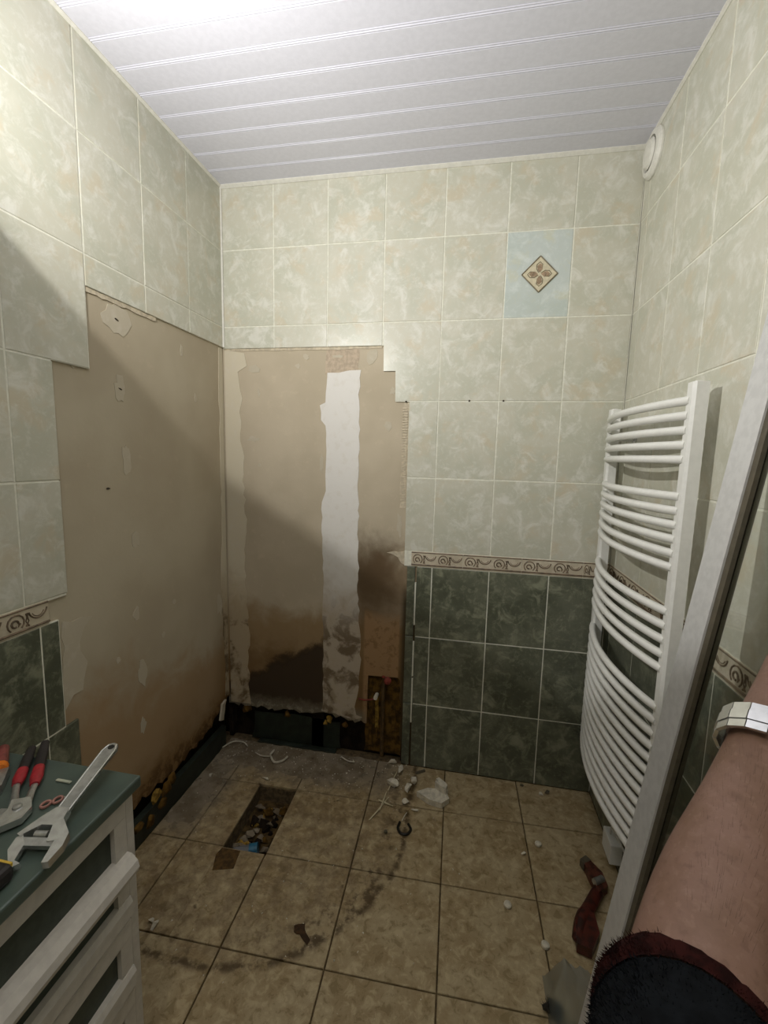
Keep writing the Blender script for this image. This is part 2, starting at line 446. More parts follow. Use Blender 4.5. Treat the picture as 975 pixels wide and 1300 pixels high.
def put_frieze(which, parent, s0, s1):
    f, rz = side(which); t = bpy.data.objects.new('border_tile', FM); COL.objects.link(t); t.parent = parent
    t.location = f((s0+s1)/2, (R_FT+R_FB)/2, 0) - wloc(parent); t.rotation_euler = (0, 0, rz); t.scale.x = (s1-s0-.002)/.2456
    r = bpy.data.objects.new('relief', FO); COL.objects.link(r); r.parent = t; return t
for s0, s1 in ((.905, 1.135), (1.135, 1.385), (1.385, 1.635), (1.635, W-.002)): put_frieze('back', wall_back, s0, s1)
for i in range(7): put_frieze('right', wall_right, .004+i*.25, .254+i*.25)
for i in range(6): put_frieze('left', wall_left, .945+i*.25, 1.195+i*.25)

# diamond inset on the blue-tinted tile
M_DIA = [plain('diamond_field', '#d2c8ac', .4, 0, .08), plain('diamond_line', '#7e7358', .5, 0, .15), plain('diamond_flower', '#a88f74', .5, 0, .2)]
d = MB(); C = (1.381, 2.20); R = .068
F = lambda u, v, h: Vector((C[0]+u, h, C[1]+v))
d.m = 0; d.prism([(-R, 0), (0, -R), (R, 0), (0, R)], F, -.0005, -.003)
d.m = 1
for a, b in (((-R, 0), (0, -R)), ((0, -R), (R, 0)), ((R, 0), (0, R)), ((0, R), (-R, 0))): d.tube([F(a[0], a[1], -.003), F(b[0], b[1], -.003)], .0024, 6)
for k in range(4):
    a = k*math.pi/2; ca, sa = math.cos(a), math.sin(a); q = lambda u, v: F(u*ca-v*sa, u*sa+v*ca, -.0032)
    d.m = 2; d.prism([(u*ca-v*sa, u*sa+v*ca) for u, v in ((.006, 0), (.018, -.010), (.034, -.009), (.040, 0), (.030, .010), (.016, .008))], F, -.003, -.0042)
    d.m = 1; d.tube([q(.006, .004), (q(.02, .013)), q(.036, .012), q(.046, 0), q(.036, -.010), q(.022, -.008), q(.026, .002)], .0016, 6)
dia = d.build('diamond_inset', M_DIA, wall_back); dia.parent = deco_tile; dia.matrix_parent_inverse = Matrix.Identity(4)
dia.location = Vector((0, 0, 0)) + (dia.location - (deco_tile.location)) ; dia['label'] = 'diamond-shaped cream inset with a four-petal scroll'
# corner sealant line
MB().tube([(.003, -.003, 1.945), (.003, -.003, H-.005)], .005, 8).build('corner_sealant', M_TRIM, wall_back)

# filler strips and patches on the bare board
def patch(which, name, poly, mat, parent, t=.0012): return slab(which, name, [poly], mat, parent, -T+t, -T-.001)
strip = ragged([(.492, .21), (.70, .20)], .012, .02, 21, False)[:-1] + ragged([(.655, .22), (.675, .5), (.66, .8), (.652, 1.25), (.648, 1.70), (.655, 1.84)], .006, .03, 22, False) + ragged([(.60, 1.835), (.50, 1.83), (.495, 1.70), (.47, 1.69), (.472, 1.62), (.495, 1.60), (.497, 1.30), (.478, 1.25), (.488, .9), (.49, .5), (.492, .25)], .004, .035, 23, False)
patch('back', 'joint_compound', strip, M_JC, wall_back, .002)
patch('back', 'joint_tape', ragged([(.49, 1.82), (.64, 1.83), (.645, 1.93), (.495, 1.93)], .004, .03, 24), plain('pinkish_tape', '#bfae98', .9, 0, .1), wall_back, .001)
cs = [(0.0, .2), (.11, .2)] + ragged([(.098, .3), (.105, .6), (.085, .9), (.10, 1.15), (.085, 1.3), (.09, 1.45), (.075, 1.55), (.085, 1.75), (.07, 1.83), (.11, 1.87), (.10, 1.92)], .008, .03, 25, False) + [(.02, 1.935), (.0, 1.935)]
patch('back', 'corner_filler', cs, M_CS, wall_back, .002)
csl = [(0.0, .24), (.0, 1.94), (.03, 1.94)] + ragged([(.035, 1.7), (.03, 1.4), (.04, 1.0), (.05, .7), (.03, .5), (.035, .25)], .006, .04, 26, False)
patch('left', 'corner_filler', csl, M_CS, wall_left, .002)
for i, (u, v, rx, rz) in enumerate([(.14, 1.53, .03, .012), (.15, 1.85, .03, .015), (.17, 1.74, .006, .02), (.40, 1.90, .015, .012), (.70, 1.90, .03, .03), (.475, 1.43, .009, .05), (.36, 1.86, .012, .01), (.78, 1.60, .02, .02), (.80, 1.75, .012, .015), (.17, 1.41, .008, .008), (.845, 1.16, .012, .05), (.55, 1.90, .025, .006)]):
    patch('back', 'filler_patch', blob(u, v, rx, rz, .35, 14, 40+i), M_FILL, wall_back, .0015)
for i, (u, v, rx, rz) in enumerate([(.63, 1.885, .055, .055), (.632, 1.665, .026, .038), (.620, 1.43, .018, .05), (.594, 1.151, .02, .03), (.608, .882, .014, .025), (.592, .649, .022, .05), (.81, 1.72, .03, .02), (.30, 1.865, .008, .02), (.215, 1.691, .008, .018), (.60, .45, .015, .03), (.07, .74, .02, .05), (.40, .86, .01, .012), (.70, .75, .01, .01), (.47, .75, .01, .012)]):
    patch('left', 'filler_patch', blob(u, v, rx, rz, .3, 16, 70+i), M_FILL, wall_left, .0015)
patch('left', 'filler_patch', ragged([(.80, .95), (.90, .955), (.905, .70), (.85, .73), (.83, .80), (.84, .88)], .01, .03, 90), M_FILL, wall_left, .0015)
M_HOLE = plain('dark_fixing_hole', '#3d3326', .9, 0, .2)
patch('left', 'fixing_hole', blob(.705, 1.34, .008, .003, .2, 8, 91), M_HOLE, wall_left, .002)
for i, (u, v) in enumerate([(.635, 1.885), (.632, 1.665)]): patch('left', 'fixing_hole', blob(u, v, .008, .0025, .3, 8, 92+i, .3), M_HOLE, wall_left, .003)
for i, (u, v) in enumerate([(1.13, 1.707), (1.27, 1.707), (.86, 1.703)]): slab('back', 'fixing_hole', [blob(u, v, .004, .004, .1, 8, 96+i)], M_HOLE, wall_back, .001, -.001)
# combed adhesive left at the cut edge of the tiles
M_ADH = plain('tile_adhesive', '#cfc3ab', .9, 0, .12)
mb = MB()
for i in range(36): mb.box((.846, T-.004, 1.27+i*.0115), (.869, T+.001, 1.276+i*.0115))
mb.build('combed_adhesive', M_ADH, wall_back)
patch('back', 'adhesive_rest', ragged([(.845, 1.24), (.872, 1.24), (.872, 1.70), (.85, 1.70)], .004, .03, 99), M_ADH, wall_back, .001)
patch('back', 'adhesive_rest', ragged([(.80, 1.03), (.90, 1.045), (.89, .98), (.84, 1.0)], .012, .02, 100), M_ADH, wall_back, .004)
for z0, z1 in ((.70, .90), (.45, .62), (.22, .44)): MB().box((.925, -.0005, z0), (.931, T, z1)).build('grout_line', M_GROUT, wall_back)
MB().prism(ragged([(.0, 1.932), (.20, 1.93), (.49, 1.928), (.75, 1.93), (.75, 1.94), (.0, 1.94)], .002, .03, 8), XZ, T-.003, T).build('adhesive_rest', M_ADH, wall_back)
MB().prism(ragged([(.45, 1.932), (.755, 1.93), (.755, 1.946), (.45, 1.946)], .003, .02, 18), lambda u, v, h: Vector((h, -u, v)), -T+.004, -T).build('adhesive_rest', M_ADH, wall_left)

# cavity behind the broken edge: membrane strips, insulation
MB().prism(ragged([(.11, .012), (.58, .012), (.57, .15), (.30, .165), (.12, .15)], .006, .04, 31), XZ, .026, .022).build('membrane_strip', M_MEMB, wall_back)
MB().box((.15, -.006, .001), (.56, .024, .011), .002).build('membrane_strip', M_MEMB, wall_back)
MB().prism(ragged([(.70, .02), (.885, .02), (.885, .44), (.70, .44)], .004, .03, 32), XZ, .05, .035).build('insulation', M_OCHRE, wall_back)
for i, (x0, x1, z0, z1) in enumerate([(.75, .765, .15, .31), (.83, .85, .14, .30), (.755, .763, .09, .16), (.72, .735, .05, .40)]):
    MB().prism(ragged([(x0, z0), (x1, z0), (x1, z1), (x0, z1)], .003, .03, 33+i), XZ, .036, .028).build('insulation_strip', M_OCHRE if i else M_FOAM, wall_back)
for i, (x, z, r) in enumerate([(.08, .17, .03), (.52, .165, .022), (.50, .15, .015), (.30, .165, .02), (.60, .15, .018)]):
    MB().chunk((x, .02, z-r), r, .012, r, 50+i).build('foam_scrap', M_FOAM if i in (1, 2) else M_OCHRE, wall_back)
MB().prism([(.0, .0), (.002, .1), (-.02, .105), (-.024, .0)], lambda u, v, h: Vector((u, h, v)), -.05, -.68).build('membrane_strip', M_MEMB, wall_left)
for i, (y, z, s) in enumerate([(-.50, .12, .04), (-.56, .13, .035), (-.47, .14, .03), (-.60, .06, .03), (-.53, .08, .03), (-.66, .10, .03)]):
    MB().chunk((.004, y, z-.03), .014, s*.8, s*.9, 60+i, 16).build('foam_scrap', M_FOAM if i == 1 else M_OCHRE, wall_left)
MB().prism(ragged([(.05, .24), (.085, .235), (.10, .16), (.075, .15)], .004, .02, 66), lambda u, v, h: Vector((h, -u, v)), .006, -.004).build('loose_board_flap', M_FILL, wall_left)

# ------------------------------------------------------------------ setting: floor
FX, FY, FS, FR = .1417, -.271, .321, .025
cf, sf = math.cos(FR), math.sin(FR)
def f2w(u, v): return (FX + cf*u - sf*v, FY + sf*u + cf*v)
def clip(poly, n, c):          # keep n.p <= c
    out = []
    for i in range(len(poly)):
        a, b = poly[i], poly[(i+1) % len(poly)]
        da = n[0]*a[0]+n[1]*a[1]-c; db = n[0]*b[0]+n[1]*b[1]-c
        if da <= 0: out.append(a)
        if da*db < 0:
            t = da/(da-db); out.append((a[0]+(b[0]-a[0])*t, a[1]+(b[1]-a[1])*t))
    return out
def room_clip(p):
    for n, c in (((-1, 0), -.001), ((1, 0), W-.001), ((0, 1), -.001), ((0, -1), -RY)):
        if len(p) >= 3: p = clip(p, n, c)
    return p
HU0, HU1, HV0, HV1 = .152, .318, -.325, -.005            # hole in tile-grid coordinates (metres)
floor = MB()
HW = [f2w(HU0-.002, HV0-.002), f2w(HU1+.002, HV0-.002), f2w(HU1+.002, HV1+.002), f2w(HU0-.002, HV1+.002)]
OUT = [(-.07, RY-.05), (W+.05, RY-.05), (W+.05, .06), (-.07, .06)]
vs = [(x, y, -.009) for x, y in OUT+HW] + [(x, y, -.13) for x, y in OUT+HW]
fs = [(i, (i+1) % 4, 4+(i+1) % 4, 4+i) for i in range(4)] + [(4+i, 4+(i+1) % 4, 12+(i+1) % 4, 12+i) for i in range(4)] + [(8, 9, 10, 11), (0, 1, 9, 8), (1, 2, 10, 9), (2, 3, 11, 10), (3, 0, 8, 11)]
floor.add(vs, fs); floor = floor.build('floor', M_FGROUT, None, (0, 0, 0)); struct(floor)
G = .0022
for i in range(-2, 6):
    for j in range(-2, 9):
        u0, u1 = i*FS+G, (i+1)*FS-G; v1, v0 = -(j*FS)-G, -((j+1)*FS)+G
        parts = [(u0, u1, v0, v1)]
        if u0 < HU1 and u1 > HU0 and v0 < HV1 and v1 > HV0:
            a0, a1, b0, b1 = max(u0, HU0), min(u1, HU1), max(v0, HV0), min(v1, HV1)
            parts = [(u0, a0, v0, v1), (a1, u1, v0, v1), (a0, a1, v0, b0), (a0, a1, b1, v1)]
        for a0, a1, b0, b1 in parts:
            if a1-a0 < .004 or b1-b0 < .004: continue
            P = room_clip([f2w(a0, b0), f2w(a1, b0), f2w(a1, b1), f2w(a0, b1)])
            if len(P) < 3: continue
            mb = MB(); cx = sum(p[0] for p in P)/len(P); cy = sum(p[1] for p in P)/len(P)
            Q = [(p[0]+(cx-p[0])*.008, p[1]+(cy-p[1])*.008) for p in P]; n = len(P); dz = random.uniform(-.0008, .0006)
            mb.add([(x, y, -.0085) for x, y in P]+[(x, y, -.0015+dz) for x, y in P]+[(x, y, dz) for x, y in Q],
                   [list(range(n))[::-1]]+[(k, (k+1) % n, n+(k+1) % n, n+k) for k in range(n)]+[(n+k, n+(k+1) % n, 2*n+(k+1) % n, 2*n+k) for k in range(n)]+[[2*n+k for k in range(n)]])
            mb.build('floor_tile', M_FLOOR, floor)
# bottom of the drain trench with rubble
PIT = MB().prism([f2w(HU0-.01, HV0-.01), f2w(HU1+.01, HV0-.01), f2w(HU1+.01, HV1+.01), f2w(HU0-.01, HV1+.01)], XY, -.13, -.075).build('trench_bed', plain('dark_trench_earth', '#5d4a2c', .95, 0, .5, .2, 30), floor)
for i in range(46):
    u = random.uniform(HU0+.02, HU1-.02); v = random.uniform(HV0+.02, HV1-.03); x, y = f2w(u, v); s = random.uniform(.012, .030)
    MB().chunk((x, y, -.077), s, s*random.uniform(.6, 1), s*.8, 200+i, 9).build('rubble', random.choice([M_FOAM, M_OCHRE, M_MORTAR, M_VOID, M_MORTAR]), floor)
# a shallow brown chase running on from the trench
ch = [f2w(*q) for q in ((.152, -.33), (.225, -.33), (.235, -.40), (.165, -.42), (.145, -.36))]
MB().prism(ch, XY, -.001, .0012).build('chase_patch', plain('brown_chase', '#5e4520', .95, 0, .3), floor)
# uneven mortar rest where the tray stood
def mortar_rest(name, x0, x1, y0, y1, seed, nx=36, ny=16):
    rnd = random.Random(seed); from mathutils import noise as mn
    mb = MB(); idx = {}
    for i in range(nx+1):
        for j in range(ny+1):
            x = x0+(x1-x0)*i/nx; y = y0+(y1-y0)*j/ny
            e = min((x-x0+.02) if x0 > .05 else 1, x1-x, y-y0, 1)/.05
            h = mn.fractal(Vector((x*18, y*18, seed)), 1.0, 2.0, 4)*.006 + mn.noise(Vector((x*60, y*60, seed)))*.002
            z = min(1, max(0, e))*.010 + h - .006
            idx[i, j] = len(mb.v); mb.v.append(Vector((x, y, z)))
    for i in range(nx):
        for j in range(ny):
            mb.f.append([idx[i, j], idx[i+1, j], idx[i+1, j+1], idx[i, j+1]]); mb.mi.append(0)
    return mb.build(name, M_MORTAR, floor, smooth=True)
mortar_rest('mortar_rest', .003, .74, -.20, -.003, 3)
mortar_rest('mortar_rest', .003, .15, -.56, -.19, 5, 12, 26)

# ------------------------------------------------------------------ setting: ceiling
ceil = MB().box((-.07, RY-.05, H+.02), (W+.05, .07, H+.06)).build('ceiling', M_PVC, None, (0, 0, 0)); struct(ceil)
prof = [(0, 0), (.083, 0), (.0845, .003), (.0865, .003), (.088, -.0016), (.0905, -.0016), (.092, .002), (.0935, .002), (.095, -.0012), (.0975, -.0012), (.0985, .003), (.0995, .003), (.0995, .008), (0, .008)]
sm = MB(); sm.prism(prof, lambda u, v, h: Vector((h, -u, v)), 0, W)
slat_me = bpy.data.meshes.new('ceiling_slat'); slat_me.from_pydata(sm.v, [], sm.f); slat_me.materials.append(M_PVC)
bm = bmesh.new(); bm.from_mesh(slat_me); bmesh.ops.recalc_face_normals(bm, faces=bm.faces); bm.to_mesh(slat_me); bm.free()
for i in range(29):
    o = bpy.data.objects.new('ceiling_slat', slat_me); COL.objects.link(o); o.parent = ceil; o.location = (0, -.014-.0995*i, H)
MB().prism([(0, 0), (.014, 0), (.014, -.003), (.003, -.012), (0, -.012)], lambda u, v, h: Vector((h, -u, H+v)), 0, W).build('edge_moulding', M_TRIM, ceil)
for x, sgn in ((0, 1), (W, -1)):
    MB().prism([(0, 0), (.010, 0), (.010, -.003), (.003, -.008), (0, -.008)], lambda u, v, h: Vector((x+sgn*u, h, H+v)), 0, RY).build('edge_moulding', M_TRIM, ceil)

# unseen fill lamp added behind the camera to lift the shaded areas
M_OPAL = Mat('fill_lamp_opal', .4); M_OPAL.b.inputs['Base Color'].default_value = (.9, .9, .88, 1)
M_OPAL.b.inputs['Emission Color'].default_value = (1, .95, .85, 1); M_OPAL.b.inputs['Emission Strength'].default_value = 1.0
cl = empty('fill_lamp', (FILL_LAMP_POS[0], FILL_LAMP_POS[1], H-.06)); tag(cl, 'round opal fill lamp added on the white slats behind the camera', 'lamp')
c0 = (FILL_LAMP_POS[0], FILL_LAMP_POS[1], H)
MB().lathe(c0, (0, 0, -1), [(.0, .0), (.13, .0), (.13, .02), (.12, .022)]).build('fill_lamp_base', M_WHITE, cl, smooth=40)
MB().lathe(c0, (0, 0, -1), [(.12, .022), (.118, .04), (.09, .055), (.05, .062), (0, .064)]).build('fill_lamp_shade', M_OPAL.m, cl, smooth=40)
ld = bpy.data.lights.new('fill_lamp_light', 'AREA'); ld.shape = 'DISK'; ld.size = .24; ld.energy = FILL_LAMP; ld.color = (1, .95, .86)
lo = bpy.data.objects.new('fill_lamp_light', ld); COL.objects.link(lo); lo.parent = cl; lo.location = (0, 0, -.012)

# ------------------------------------------------------------------ wall lamp (outside the left edge)
B = Vector((.30, -1.42, 0)); B.z = 1.345 - .58*B.x - .646*B.y
nrm = Vector((.58, .646, 1)).normalized()
lamp = empty('wall_lamp', (B.x, B.y, B.z-.12)); tag(lamp, 'black wall lamp with upturned dish shade beyond the left edge', 'lamp')
dish = [(.0, -.075), (.04, -.074), (.09, -.045), (.118, -.012), (.12, 0), (.117, 0), (.115, -.012), (.087, -.041), (.038, -.068), (.0, -.069)]
MB().lathe(B, nrm, dish, 40).build('shade', M_BLACK, lamp, smooth=40)
MB().lathe(B, nrm, [(0, -.069), (.014, -.069), (.014, -.022), (.009, -.012), (0, -.012)], 16).build('socket', M_WHITE, lamp, smooth=40)
pd = bpy.data.lights.new('bulb_light', 'AREA'); pd.shape = 'DISK'; pd.size = .016; pd.energy = LAMP; pd.color = (1, .985, .95)
po_ = bpy.data.objects.new('bulb_light', pd); COL.objects.link(po_); po_.parent = lamp; po_.location = B - lamp.location; po_.rotation_euler = Vector((.60, .66, .40)).to_track_quat('-Z', 'Y').to_euler()
MB().tube([B-nrm*.074, B-nrm*.12, Vector((.06, B.y-.05, B.z-.16)), Vector((.012, B.y-.05, B.z-.16))], .008, 8).build('arm', M_BLACK, lamp, smooth=50)
MB().lathe((.001, B.y-.05, B.z-.16), (1, 0, 0), [(0, 0), (.04, 0), (.04, .012), (0, .016)]).build('wall_plate', M_BLACK, lamp, smooth=40)

# ------------------------------------------------------------------ towel radiator on the right wall
rad = empty('towel_radiator', (W-.07, -.39, .245)); tag(rad, 'tall white towel radiator with curved bars on the right wall', 'radiator')
XC = W-.052
def column(y):
    D = [(-.020, -.016), (.020, -.016), (.020, .012), (.012, .019), (-.012, .019), (-.020, .012)]
    m = MB(); m.prism([(XC-v, y+u) for u, v in D], XY, .248, 1.665); return m.build('column', M_WHITE, rad, smooth=30)
Y0, Y1 = -.072, -.708
column(Y0); column(Y1)
zs = [1.622-.0365*i for i in range(5)] + [1.382-.037*i for i in range(6)] + [1.078-.0395*i for i in range(5)] + [.808-.0387*i for i in range(13)]
pm = MB(); K = 20
pm.tube([(XC-.012-.052*math.sin(math.pi*k/K)**.8, Y0+(Y1-Y0)*k/K, 0) for k in range(K+1)], .0115, 10)
bar_me = None
for z in zs:
    if bar_me is None:
        o = pm.build('bar', M_WHITE, rad, smooth=60); bar_me = o.data; z_off = o.location.z
        bx, by = o.location.x, o.location.y
        o.location.z = z-.0115-rad.location.z
    else:
        o = bpy.data.objects.new('bar', bar_me); COL.objects.link(o); o.parent = rad; o.location = (bx, by, z-.0115-rad.location.z)
for y, z in ((-.16, 1.55), (-.60, 1.55), (-.16, .42), (-.60, .42)):
    b = MB().tube([(XC-.02, y, z), (W-.004, y, z)], .009, 10).build('wall_bracket', M_CHROME, rad, smooth=60)
    MB().lathe((W-.001, y, z), (-1, 0, 0), [(0, 0), (.018, 0), (.018, .006), (0, .008)], 16).build('bracket_rose', M_CHROME, b, smooth=40)
for y in (Y0, Y1):
    MB().lathe((XC, y, 1.665), (0, 0, 1), [(0, 0), (.012, 0), (.010, .003), (0, .004)], 12).build('end_cap', M_WHITE, rad, smooth=40)
# supply cord and box low on the wall
box = empty('cable_outlet_box', (W-.02, -.40, .10)); tag(box, 'small white cable outlet box low on the right wall under the radiator', 'outlet')
MB().box((W-.045, -.335, .055), (W-.004, -.425, .130), .004).build('cover', M_WHITE, box)
MB().box((W-.004, -.345, .065), (W-.001, -.415, .12)).build('back_plate', M_WHITE, box)
MB().tube([(W-.03, -.37, .130), (W-.04, -.40, .18), (W-.045, -.50, .215), (XC, -.62, .232), (XC, Y1+.02, .236)], .003, 8).build('cord', M_WHITE, box, smooth=60)

# round air vent near the ceiling
vent = empty('air_vent', (W-.01, -.085, 2.555)); tag(vent, 'round white air vent disc near the ceiling corner', 'vent')
VC = (W-.0005, -.088, 2.555)
MB().lathe(VC, (-1, 0, 0), [(.0, 0), (.078, 0), (.078, .006), (.07, .016), (.055, .018), (.053, .004), (0, .004)], 36).build('rim', M_TRIM, vent, smooth=35)
MB().lathe((VC[0]-.012, VC[1], VC[2]), (-1, 0, 0), [(.0, 0), (.046, 0), (.048, .006), (.04, .014), (0, .018)], 36).build('disc', M_TRIM, vent, smooth=35)
MB().lathe((VC[0]-.003, VC[1], VC[2]), (-1, 0, 0), [(0, 0), (.054, 0), (.054, .002), (0, .002)], 36).build('dark_gap', M_BLACK, vent)
MB().tube([(VC[0]-.004, VC[1], VC[2]), (VC[0]-.014, VC[1], VC[2])], .008, 8).build('stem', M_TRIM, vent)

# ------------------------------------------------------------------ water pipes in the wall cavity
M_PIPE = plain('old_brown_pipe', '#5f4a2b', .5, 0, .3, .5, 30)
M_RED = plain('red_paint', '#8f3a30', .5, 0, .3)
wp = empty('water_pipe', (.79, .015, .02)); tag(wp, 'brown vertical water pipe with a red valve in the open wall cavity', 'pipe')
MB().tube([(.79, .012, .02), (.79, .012, .40), (.797, .008, .42), (.812, -.01, .425)], .010, 10).build('pipe', M_PIPE, wp, smooth=50)
MB().lathe((.812, -.005, .425), (.2, -1, .1), [(0, 0), (.011, 0), (.011, .012), (.017, .014), (.017, .026), (.008, .03), (0, .03)], 12).build('valve', M_RED, wp, smooth=40)
MB().tube([(.802, -.02, .44), (.790, -.025, .445)], .006, 8).build('valve_lever', M_RED, wp)
wf = empty('pipe_stub', (.757, .01, .31)); tag(wf, 'pale pipe fitting with a thin red wire left of the brown pipe', 'pipe')
MB().tube([(.757, .03, .322), (.757, -.012, .326)], .010, 10).build('fitting', M_DEBRIS, wf, smooth=50)
MB().tube([(.755, -.008, .322), (.735, -.012, .315), (.70, -.006, .305), (.672, .002, .305)], .0035, 6).build('wire', M_RED, wf, smooth=50)

# ------------------------------------------------------------------ vanity cabinet
M_GTOP = plain('grey_green_laminate', '#4f5d55', .35, 0, .08, .5, 15)
M_GPAN = plain('dark_green_panel', '#3d463c', .5, 0, .15)
M_CAB = plain('white_lacquer', '#cfcac2', .4, 0, .04)
van = empty('vanity_cabinet', (.25, -1.6, 0)); tag(van, 'white vanity cabinet with dark green drawer panels under tools', 'cabinet')
VY0, VY1, VX = -1.222, -1.93, .488
MB().box((.02, VY0, .08), (VX-.02, VY1, .775)).build('body', M_CAB, van)
MB().box((.02, VY0-.02, .0), (VX-.06, VY1+.02, .08)).build('plinth', M_CAB, van)
MB().box((.002, VY0+.008, .776), (VX+.016, VY1-.01, .80), .004).build('worktop', M_GTOP, van)
for y0, y1 in ((VY0, VY0-.022), (VY1, VY1+.022)): MB().box((VX-.02, y0, .08), (VX, y1, .775), .002).build('stile', M_CAB, van)
def drawer(z0, z1, rail_t, rail_b, lip):
    a, b = VY0-.024, VY1+.024
    g = MB().box((VX-.018, a-.02, z0+.01), (VX-.008, b+.02, z1-.01)).build('drawer', M_GPAN, van)
    MB().box((VX-.016, a, z1-rail_t), (VX+.004, b, z1), .003).build('rail', M_CAB, g)
    if lip:
        pr = [(-.016, z0), (.016, z0), (.026, z0+.010), (.030, z0+.022), (.026, z0+.036), (.014, z0+rail_b-.002), (.0, z0+rail_b), (-.016, z0+rail_b)]
    else:
        pr = [(-.016, z0), (.004, z0), (.010, z0+.008), (.010, z0+rail_b-.012), (.004, z0+rail_b), (-.016, z0+rail_b)]
    MB().prism(pr, lambda u, v, h: Vector((VX+u, h, v)), a, b).build('rail', M_CAB, g)
    for y0, y1 in ((a, a-.03), (b, b+.03)): MB().box((VX-.016, y0, z0+rail_b-.001), (VX+.0025, y1, z1-rail_t+.001)).build('stile', M_CAB, g)
drawer(.602, .772, .042, .050, True)
drawer(.502, .598, .014, .048, False)
drawer(.335, .498, .040, .050, False)
drawer(.09, .331, .040, .050, False)

# ------------------------------------------------------------------ tools on the worktop
ZT = .8008
M_DKGRIP = plain('black_grip', '#2a2524', .6, 0, .1); M_REDGRIP = plain('red_grip', '#b02a33', .45, 0, .15); M_ORANGE = plain('orange_plastic', '#e07b1e', .5, 0, .1)
# large adjustable wrench: jaw near the front, handle raised over the far edge
wr = empty('adjustable_wrench', (.45, -1.39, ZT)); tag(wr, 'large shiny adjustable wrench lying across the green worktop', 'wrench')
A0 = Vector((.474, -1.438, ZT+.002)); A1 = Vector((.430, -1.198, ZT+.040)); ax = (A1-A0).normalized(); LN = (A1-A0).length
lat = Vector((0, 0, 1)).cross(ax).normalized(); nn = ax.cross(lat)
WF = lambda u, v, h: A0 + ax*u + lat*v*1.2 + nn*h
hd = [(.072, -.011), (.10, -.0085), (.20, -.0105), (.232, -.012), (.243, -.008), (LN, 0), (.243, .008), (.232, .012), (.20, .0105), (.10, .0085), (.072, .011)]
h = MB().prism(hd, WF, .003, .010).build('handle', M_STEEL, wr)
for s in (-1, 1): MB().tube([WF(.085, s*.0085, .0105), WF(.15, s*.0095, .0105), WF(.225, s*.0105, .0105), WF(.240, s*.006, .0105)], .0022, 8).build('handle_rib', M_CHROME, h, smooth=60)
MB().lathe(WF(.235, 0, .0098), nn, [(0, 0), (.0062, 0), (.0062, .0006), (0, .0006)], 16).build('hanging_hole', M_BLACK, h)
MB().prism([(.002, -.034), (.028, -.038), (.05, -.034), (.075, -.012), (.095, -.009), (.095, .010), (.075, .022), (.045, .036), (.042, .030), (.062, .012), (.062, -.004), (.034, -.012), (.036, -.022), (.0, -.026)], WF, 0, .014).build('fixed_jaw', M_CHROME, wr)
MB().prism([(.0, .002), (.004, .012), (.030, .016), (.046, .028), (.040, .034), (.020, .032), (.0, .018), (-.006, .008)], WF, .002, .012).build('movable_jaw', M_CHROME, wr)
MB().prism([(.028, -.022), (.042, -.022), (.042, .026), (.028, .024)], WF, .003, .011).build('jaw_slide', M_STEEL, wr)
MB().tube([WF(.050, -.004, .007), WF(.050, .014, .007)], .006, 12).build('adjusting_screw', M_STEEL, wr)
# water pump pliers with red and black grips
pl = empty('pliers', (.33, -1.31, ZT)); tag(pl, 'pliers with red and black grips beside the large wrench', 'pliers')
P = lambda x, y, z=.010: Vector((x, y, ZT+z))
for k, (e, g, q) in enumerate([((.226, -1.206), (.300, -1.302), (.345, -1.345)), ((.236, -1.184), (.333, -1.294), (.362, -1.335))]):
    e, g, q = P(*e), P(*g), P(*q); m1 = e.lerp(g, .62)
    gr = MB().tube([e, e.lerp(g, .3), m1], [.008, .0105, .010], 10, True, .8).build('grip', M_DKGRIP, pl, smooth=60)
    MB().tube([m1, e.lerp(g, .85), g], [.0102, .0115, .008], 10, True, .8).build('grip_end', M_REDGRIP, gr, smooth=60)
    MB().tube([g, g.lerp(q, .5), q], [.006, .006, .008], 8, True, .6).build('shank', M_STEEL, pl, smooth=60)
MB().prism([(.335, -1.34), (.362, -1.325), (.385, -1.345), (.392, -1.37), (.37, -1.40), (.33, -1.425), (.325, -1.415), (.355, -1.385), (.35, -1.36)], XY, ZT+.004, ZT+.016).build('jaw', M_CHROME, pl)
MB().prism([(.345, -1.352), (.352, -1.372), (.325, -1.405), (.295, -1.41), (.297, -1.40), (.318, -1.385), (.33, -1.355)], XY, ZT+.002, ZT+.010).build('jaw', M_STEEL, pl)
MB().lathe((.362, -1.352, ZT+.016), (0, 0, 1), [(0, 0), (.008, 0), (.007, .003), (0, .004)], 14).build('pivot', M_STEEL, pl, smooth=40)
# cutter with orange collar at the frame edge
uk = empty('pipe_cutter', (.25, -1.30, ZT)); tag(uk, 'grey metal tool with an orange collar and red end left of the pliers', 'tool')
a, b = P(.175, -1.225, .014), P(.225, -1.272, .014)
MB().tube([a, b], [.010, .012], 10).build('red_end', plain('dull_red_plastic', '#8d4a44', .4, 0, .2), uk, smooth=50)
MB().tube([b, P(.236, -1.283, .014)], .0138, 12).build('collar', M_ORANGE, uk, smooth=50)
MB().prism([(.225, -1.293), (.247, -1.272), (.282, -1.315), (.285, -1.335), (.265, -1.345), (.25, -1.340), (.232, -1.32)], XY, ZT+.001, ZT+.018).build('body', M_STEEL, uk)
MB().prism([(.225, -1.348), (.265, -1.352), (.27, -1.375), (.25, -1.385), (.21, -1.37)], XY, ZT+.0005, ZT+.012).build('blade_holder', M_BLACK, uk)
